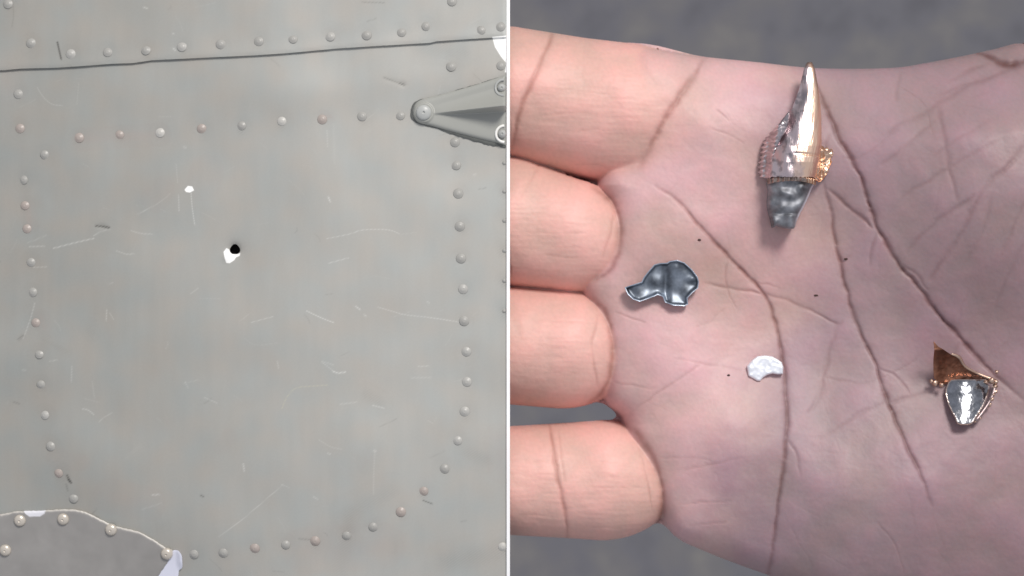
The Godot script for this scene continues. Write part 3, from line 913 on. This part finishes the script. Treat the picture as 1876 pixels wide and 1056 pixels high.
	for poly in [pts([338, 348, 344, 341, 352, 342, 355.5, 349, 348, 353, 341, 352]), pts([410.7, 462, 416, 455, 421, 458, 426, 465, 436, 466, 441, 464, 440, 469, 433, 472, 430, 477, 422, 482.5, 416, 482, 413, 474]),
			pts([902, 69, 932, 66, 932, 134, 925, 134, 927, 116, 918, 105, 907, 87])]:
		for y in range(int(PY0), 500):
			if y < 60 or (y > 140 and y < 336):
				continue
			for x in range(330, 928):
				if x > 450 and x < 895:
					continue
				var d := inside(poly, Vector2(x + 0.5, y + 0.5))
				if d > -0.7:
					var p := Vector2i(x - int(PX0), y - int(PY0))
					im.set_pixelv(p, im.get_pixelv(p).lerp(white, clampf(d + 0.7, 0, 1)))
	return ImageTexture.create_from_image(im)

func stroke(im: Image, color: Color, wide: float, strength: float, flat: Array) -> void:
	var line := smoothed(pts(flat), false, 4)
	var hit := {}
	for i in line.size() - 1:
		var a := line[i] - Vector2(PX0, PY0)
		var e := line[i + 1] - line[i]
		var r := wide * 1.1 + 1
		for y in range(int(minf(a.y, a.y + e.y) - r), int(maxf(a.y, a.y + e.y) + r) + 1):
			for x in range(int(minf(a.x, a.x + e.x) - r), int(maxf(a.x, a.x + e.x) + r) + 1):
				var p := Vector2(x + 0.5, y + 0.5) - a
				var t := clampf(p.dot(e) / maxf(e.length_squared(), 0.01), 0, 1)
				var d := (p - e * t).length() / (wide * 0.55)
				if d < 2:
					var key := Vector2i(x, y)
					hit[key] = maxf(hit.get(key, 0.0), exp(-d * d * 1.2) * strength * (0.7 + 0.45 * sin(x * 0.9 + y * 1.3)))
	for key: Vector2i in hit:
		if key.x >= 0 and key.y >= 0 and key.x < im.get_width() and key.y < im.get_height():
			im.set_pixelv(key, im.get_pixelv(key).lerp(color, minf(hit[key], 1.0)))

func dome(r: float, h: float, pit := 0.0) -> ArrayMesh:
	var st := SurfaceTool.new()
	st.begin(Mesh.PRIMITIVE_TRIANGLES)
	var prof := []
	if pit > 0:
		prof = [[0.0, h - pit], [1.6, h - pit], [2.4, h]]
	else:
		prof = [[0.0, h]]
	for i in range(1, 7):
		var a := PI / 2 * i / 6
		if pit > 0:
			prof.append([maxf(r * sin(a), prof[-1][0] + 0.2), h * (0.08 + 0.92 * cos(a))])
		else:
			var q := i / 6.0
			prof.append([r * 1.12 * q, h * pow(0.5 + 0.5 * cos(PI * pow(q, 1.25)), 0.8) + 0.9])
	prof.append([r * 1.02, -2.0])
	var sides := 18
	for q in prof:
		for i in sides:
			var b := TAU * i / sides
			st.add_vertex(Vector3(q[0] * cos(b), q[1], q[0] * sin(b)) * PS)
	for j in prof.size() - 1:
		for i in sides:
			var a := j * sides + i
			var b := j * sides + (i + 1) % sides
			for v in [a, b, b + sides, a, b + sides, a + sides]:
				st.add_index(v)
	st.generate_normals()
	return st.commit()

func normal_at(h: Callable, x: float, y: float) -> Vector3:
	return Vector3(h.call(x - 3, y) - h.call(x + 3, y), 6.0, h.call(x, y - 3) - h.call(x, y + 3)).normalized()

func make_panel() -> void:
	wave = noise(81, 420, 2)
	var o := root_at("skin_panel", Vector3((450 - 938) * PS, LEVEL, (528 - 528) * PS))
	tag(o, "grey painted riveted sheet metal panel, scratched, with a round bullet hole", "metal panel")
	var org := Vector3(450 * PS, 0, 528 * PS)
	var uv := Rect2(PX0, PY0, PX1 - PX0, PY1 - PY0)
	var paint := StandardMaterial3D.new()
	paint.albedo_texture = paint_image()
	paint.texture_repeat = false
	paint.roughness = 0.42
	paint.metallic_specular = 0.45
	var grain := NoiseTexture2D.new()
	grain.width = 512
	grain.height = 512
	grain.seamless = true
	grain.as_normal_map = true
	grain.bump_strength = 1.5
	grain.noise = noise(9, 40, 4)
	# small dents round the rivets
	var pucker := {}
	var top_skin := func(x: float, y: float) -> float: return skin(x, y) + 6.2 + 0.6 * smoothstep(26, 0, seam(x) - y) 
	var xs := steps(PX0 - 4, 400, 4) + steps(404, 456, 1.3) + steps(460, PX1 + 4, 4)
	var ys := steps(PY0 - 4, 430, 4) + steps(434, 486, 1.3) + steps(490, PY1 + 4, 4)
	var nx := xs.size()
	var dents := PackedFloat32Array()
	dents.resize(nx * ys.size())
	for q in rivets_skin:
		for j in ys.size():
			if absf(ys[j] - q[1]) < 34:
				for i in nx:
					if absf(xs[i] - q[0]) < 34:
						dents[j * nx + i] += 0.8 * exp(-(pow(xs[i] - q[0], 2) + pow(ys[j] - q[1], 2)) / 300.0)
	for upper in [false, true]:
		var n := nx * ys.size()
		var F := PackedFloat32Array()
		F.resize(n)
		var T := F.duplicate()
		var B := F.duplicate()
		var k := 0
		for y in ys:
			for x in xs:
				var f := minf(minf(x - PX0, PX1 - x), minf(y - PY0, PY1 - y))
				if upper:
					f = minf(f, seam(x) - y)
				else:
					f = minf(f, minf(y - seam(x) + 30, Vector2(x - 431, (y - 457.5) * 1.03).length() - 9.6 - 0.6 * sin(atan2(y - 457, x - 431) * 3.0)))
				F[k] = f
				if f > -20:
					T[k] = (top_skin.call(x, y) if upper else skin(x, y)) - dents[k] - (1.4 * exp(-maxf(f, 0) * 0.5) if upper else 0.0)
					if not upper:
						var d := Vector2(x - 431, y - 457.5).length()
						if d < 34:
							T[k] += 2.4 * exp(-pow((x - 417) / 8.0, 2) - pow((y - 472) / 8.0, 2)) - 5.0 * exp(-maxf(d - 9.5, 0) * 0.22)
					B[k] = T[k] - (5.5 if upper else 9.0)
				k += 1
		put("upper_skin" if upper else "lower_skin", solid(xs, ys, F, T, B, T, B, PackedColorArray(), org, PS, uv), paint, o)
	# the dark sheet behind the hole
	var lining := func(x: float, y: float) -> float: return minf(minf(x - PX0 - 30, PX1 - 12 - x), minf(y - PY0 - 30, PY1 - 30 - y))
	put("inner_lining", relief(steps(PX0, PX1, 16), steps(PY0, PY1, 16), lining, func(x: float, y: float, _f: float) -> float: return skin(x, y) - 24.0, func(x: float, y: float, _f: float) -> float: return skin(x, y) - 30.0, uncolored, org, PS), metal(lin(22, 24, 23), 0.9, 0.0), o)
	# rivets
	var tones := []
	for c in [[163, 162, 157], [174, 173, 168], [168, 158, 151], [190, 188, 182]]:
		var m := metal(lin(c[0], c[1], c[2]).linear_to_srgb(), 0.38, 0.0)
		m.metallic_specular = 0.5
		tones.append(m)
	var heads := [dome(8.1, 3.1), dome(7.6, 2.8), dome(8.5, 3.5)]
	var small := dome(3.6, 2.2)
	rng.seed = 8
	for q in rivets_skin:
		var up: bool = q[1] < seam(q[0])
		var face: Callable = top_skin if up else func(x: float, y: float) -> float: return skin(x, y)
		var r := put("rivet", small if q[2] == 4 else heads[rng.randi() % 3], tones[q[2] % 4], o)
		var nrm := normal_at(face, q[0], q[1])
		r.position = Vector3(q[0] * PS, (face.call(q[0], q[1]) - 1.3) * PS, q[1] * PS) - org
		r.basis = Basis(Quaternion(Vector3.UP, (nrm + Vector3(rng.randfn(0, 0.05), 0, rng.randfn(0, 0.05))).normalized()))
	# corner patch
	var edge := smoothed(pts([-300, 990, -120, 962, 0, 945, 19, 940.5, 38, 939.5, 77, 938, 115, 935.5, 144, 938, 163, 945, 192, 959.5, 211, 967, 250, 976, 278, 990, 299.5, 1004.6, 315, 1012.5, 302, 1036, 288, 1057, 240, 1130, 190, 1290, 186, 1330, -330, 1330, -330, 1000]), true, 3)
	var wear := noise(91, 30, 3)
	var patch_f := func(x: float, y: float) -> float:
		return minf(inside(edge, Vector2(x, y)) + 0.8 * wear.get_noise_2d(x * 3, y * 3), minf(x - PX0, PY1 - y))
	var patch_t := func(x: float, y: float, f: float) -> float: return skin(x, y) + 6.0 - 3.0 * exp(-f * 0.6) + 0.6 * wear.get_noise_2d(x * 0.4, y * 0.4)
	var patch_b := func(x: float, y: float, f: float) -> float: return skin(x, y) + 0.6
	var chip := pts([36, 936, 80, 934, 76, 944, 68, 949, 48, 950, 40, 944])
	var patch_c := func(x: float, y: float, f: float) -> Color:
		var g := 0.288 * (1.0 + 0.10 * wear.get_noise_2d(x * 0.5, y * 0.5))
		var c := Color(g * 1.02, g * 0.985, g * 0.94)
		var e := smoothstep(4.2, 1.0, f - 1.2 * wear.get_noise_2d(x * 2, y * 2)) * (0.85 if y < 1014 else 0.0)
		c = c.lerp(Color(0.60, 0.57, 0.52), e)
		return c.lerp(Color(0.74, 0.74, 0.78), clampf(inside(chip, Vector2(x, y)) + 0.5, 0, 1))
	var patch := put("corner_patch", relief(steps(PX0 - 4, -8, 8) + steps(-4, 320, 1.6), steps(926, 1064, 1.6) + steps(1072, PY1 + 6, 8), patch_f, patch_t, patch_b, patch_c, org, PS), metal(Color.WHITE, 0.45, 0.0, true), o)
	var pface := func(x: float, y: float) -> float: return skin(x, y) + 7.0
	var worn := metal(lin(206, 198, 186).linear_to_srgb(), 0.3, 0.35)
	for q in [[30, 957], [111, 954], [200, 973], [303, 1017], [1, 1013], [-80, 985], [-60, 1100], [120, 1150]]:
		var r := put("rivet", dome(11.0, 7.0, 1.6), worn, patch)
		r.position = Vector3(q[0] * PS, (pface.call(q[0], q[1]) - 0.8) * PS, q[1] * PS) - org
		r.basis = Basis(Quaternion(Vector3.UP, normal_at(pface, q[0], q[1])))
	var film := smoothed(pts([312, 1013, 322, 1010.5, 328, 1015, 331, 1023, 331, 1042, 325, 1048, 323, 1060, 318, 1120, 290, 1180, 236, 1190, 262, 1090, 284, 1057, 302, 1035]), true, 3)
	var film_f := func(x: float, y: float) -> float: return inside(film, Vector2(x, y)) + 0.5 * wear.get_noise_2d(x * 4, y * 4)
	put("white_film", relief(steps(228, 338, 1.5), steps(1004, 1198, 1.5), film_f, func(x: float, y: float, f: float) -> float: return skin(x, y) + 4.0 + 5.0 * smoothstep(318, 331, x) * smoothstep(1050, 1030, y) - 1.0 * exp(-f), func(x: float, y: float, _f: float) -> float: return skin(x, y) + 0.4, uncolored, org, PS), metal(lin(214, 216, 230).linear_to_srgb(), 0.5, 0.0), o)
	# hinge bracket
	var shape := smoothed(pts([757, 208, 760, 194, 770, 185, 786, 180, 805, 175.5, 870, 157.5, 926.5, 139, 960, 128, 960, 290, 926.5, 268, 880, 256, 830, 243, 790, 231.5, 770, 227, 760, 219]), true, 3)
	var br_f := func(x: float, y: float) -> float: return minf(inside(shape, Vector2(x, y)), 926.6 - x)
	var ridge := func(x: float) -> float: return 209.5 - (x - 790) * 0.09
	var br_top := func(x: float, y: float) -> float:
		var h := skin(x, y) + 9.0
		var rise := clampf((x - 793) / 135.0, 0, 1)
		var v: float = y - ridge.call(x)
		var wide := 14 + 26 * rise
		if v < 0:
			h += rise * 48.0 * pow(clampf((v + wide) / wide, 0, 1), 1.6)
		else:
			h += rise * 48.0 * (1 - smoothstep(0, 4 + 6 * rise, v))
		h += 3.0 * smoothstep(20, 17, Vector2(x - 777, y - 208).length())
		return h
	put("hinge_bracket", relief(steps(750, 930, 1.3), steps(126, 284, 1.3), br_f, func(x: float, y: float, f: float) -> float: return br_top.call(x, y) - 6.0 * exp(-f * 0.4), func(x: float, y: float, _f: float) -> float: return skin(x, y) + 3.0, uncolored, org, PS), metal(lin(162, 163, 157).linear_to_srgb(), 0.34, 0.0), o)
	var base_plate := smoothed(pts([752, 209, 757, 192, 770, 183, 800, 177, 926, 140, 970, 130, 970, 300, 926, 273, 900, 268, 872, 261, 845, 252, 820, 244, 800, 236, 770, 229, 757, 221]), true, 3)
	put("bracket_gasket", relief(steps(746, 930, 1.6), steps(130, 284, 1.6), func(x: float, y: float) -> float: return minf(inside(base_plate, Vector2(x, y)) + 1.5 * wear.get_noise_2d(x * 2, y * 2), 926.4 - x), func(x: float, y: float, f: float) -> float: return skin(x, y) + 3.2 - 2.0 * exp(-f * 0.7), func(x: float, y: float, _f: float) -> float: return skin(x, y) - 2.0, uncolored, org, PS), metal(lin(96, 98, 95).linear_to_srgb(), 0.6, 0.0), o)
	var chalk := metal(Color8(246, 245, 240), 0.5, 0.0)
	var bolt_mat := metal(lin(178, 180, 177).linear_to_srgb(), 0.36, 0.0)
	for q in [[777, 208, 14.0], [919, 163, 15.0], [920, 247, 15.0]]:
		var b := put("bracket_bolt", dome(minf(q[2], 926.0 - q[0] + 6.0) if q[0] < 900 else 7.2, 6.5, 2.4), bolt_mat, o)
		b.position = Vector3(q[0] * PS, (skin(q[0], q[1]) + 13.5) * PS, q[1] * PS) - org
		var st := SurfaceTool.new()
		st.begin(Mesh.PRIMITIVE_TRIANGLES)
		if q[0] > 900:
			var ring := pts([])
			for i in 15:
				var a := PI * 0.5 + PI * i / 14.0
				var p := Vector2(q[0] + 4 + cos(a) * 15.0, q[1] + sin(a) * 15.0)
				if p.x < 926:
					ring.append(p)
			tube_panel(st, ring, func(p: Vector2) -> float: return br_top.call(p.x, p.y) + 1.0, 2.6, org)
			put("bolt_collar", st.commit(), bolt_mat if q[1] < 200 else chalk, o)
	# white strip along the panel's edge
	var strip_f := func(x: float, y: float) -> float: return minf(minf(x - 928.2, 934.2 - x), minf(y - PY0, PY1 - y))
	var strip_t := func(x: float, y: float, f: float) -> float: return skin(928.0, y) + 4.0
	put("edge_trim", relief(steps(926.2, 936.2, 1.0), steps(PY0 - 8, PY1 + 8, 8), strip_f, strip_t, func(_x: float, y: float, _f: float) -> float: return skin(928.0, y) - 26.0, uncolored, org, PS), metal(Color8(252, 252, 252), 0.6, 0.0), o)

func tube_panel(st: SurfaceTool, line: PackedVector2Array, height: Callable, r: float, org: Vector3) -> void:
	var sides := 8
	var n := line.size()
	for i in n:
		var p := line[i]
		var d := (line[mini(i + 1, n - 1)] - line[maxi(i - 1, 0)]).normalized()
		var across := Vector3(-d.y, 0, d.x)
		for k in sides:
			var a := TAU * k / sides
			st.add_vertex(Vector3(p.x * PS, height.call(p) * PS, p.y * PS) - org + (across * cos(a) + Vector3.UP * sin(a)) * r * PS)
	for i in n - 1:
		for k in sides:
			var a := i * sides + k
			var b := i * sides + (k + 1) % sides
			for v in [a, a + sides, b, b, a + sides, b + sides]:
				st.add_index(v)
	st.generate_normals()

# ---------------------------------------------------------------- the scene
func _ready() -> void:
	# camera
	var cam := Camera3D.new()
	cam.name = "camera"
	cam.position = Vector3(0, LEVEL + EYE, 0)
	cam.rotation_degrees = Vector3(-90, 0, 0)
	var lens := CameraAttributesPhysical.new()
	lens.frustum_focal_length = 12.0 / (528.0 * S / EYE)
	lens.frustum_focus_distance = EYE - 0.022
	lens.exposure_aperture = 56.0
	lens.frustum_near = 0.05
	lens.frustum_far = 200.0
	cam.attributes = lens
	cam.near = 0.05
	cam.far = 200.0
	add_child(cam, true)
	# overcast sky
	var sky_mat := ProceduralSkyMaterial.new()
	sky_mat.sky_top_color = Color(0.56, 0.57, 0.60)
	sky_mat.sky_horizon_color = Color(0.64, 0.64, 0.65)
	sky_mat.sky_curve = 0.3
	sky_mat.ground_horizon_color = Color(0.55, 0.55, 0.55)
	sky_mat.ground_bottom_color = Color(0.35, 0.35, 0.35)
	sky_mat.sun_angle_max = 0.0
	var sky := Sky.new()
	sky.sky_material = sky_mat
	var env := Environment.new()
	env.background_mode = Environment.BG_SKY
	env.sky = sky
	env.background_energy_multiplier = 1.0
	env.tonemap_mode = Environment.TONE_MAPPER_LINEAR
	env.tonemap_exposure = 1.62
	env.sdfgi_enabled = true
	env.ssao_enabled = true
	env.ssil_enabled = true
	var we := WorldEnvironment.new()
	we.name = "environment"
	we.environment = env
	add_child(we, true)
	var sun := DirectionalLight3D.new()
	sun.name = "sun"
	sun.light_energy = 0.5
	sun.light_angular_distance = 16.0
	sun.light_color = Color(1.0, 0.98, 0.96)
	sun.shadow_enabled = true
	var from := Vector3(0.28, 0.74, -0.58)
	sun.basis = Basis.looking_at(-from.normalized(), Vector3.FORWARD)
	add_child(sun, true)
	# ground: worn asphalt
	var plane := PlaneMesh.new()
	plane.size = Vector2(160, 160)
	var asphalt := StandardMaterial3D.new()
	asphalt.roughness = 0.9
	var ramp := Gradient.new()
	ramp.offsets = PackedFloat32Array([0.0, 0.35, 0.6, 1.0])
	ramp.colors = PackedColorArray([Color8(88, 88, 94), Color8(99, 99, 105), Color8(104, 103, 106), Color8(116, 114, 112)])
	var nt := NoiseTexture2D.new()
	nt.width = 1024
	nt.height = 1024
	nt.seamless = true
	nt.noise = noise(1, 60, 6)
	nt.color_ramp = ramp
	asphalt.albedo_texture = nt
	asphalt.uv1_triplanar = true
	asphalt.uv1_world_triplanar = true
	asphalt.uv1_scale = Vector3.ONE * 2.2
	var g := put("ground", plane, asphalt)
	g.set_meta("kind", "structure")
	g.set_meta("label", "worn grey asphalt under the hand")
	# the things
	make_hand()
	make_panel()
	make_bullet()
	make_grey_scrap()
	make_bright_chip()
	make_copper_scrap()
	make_crumbs()
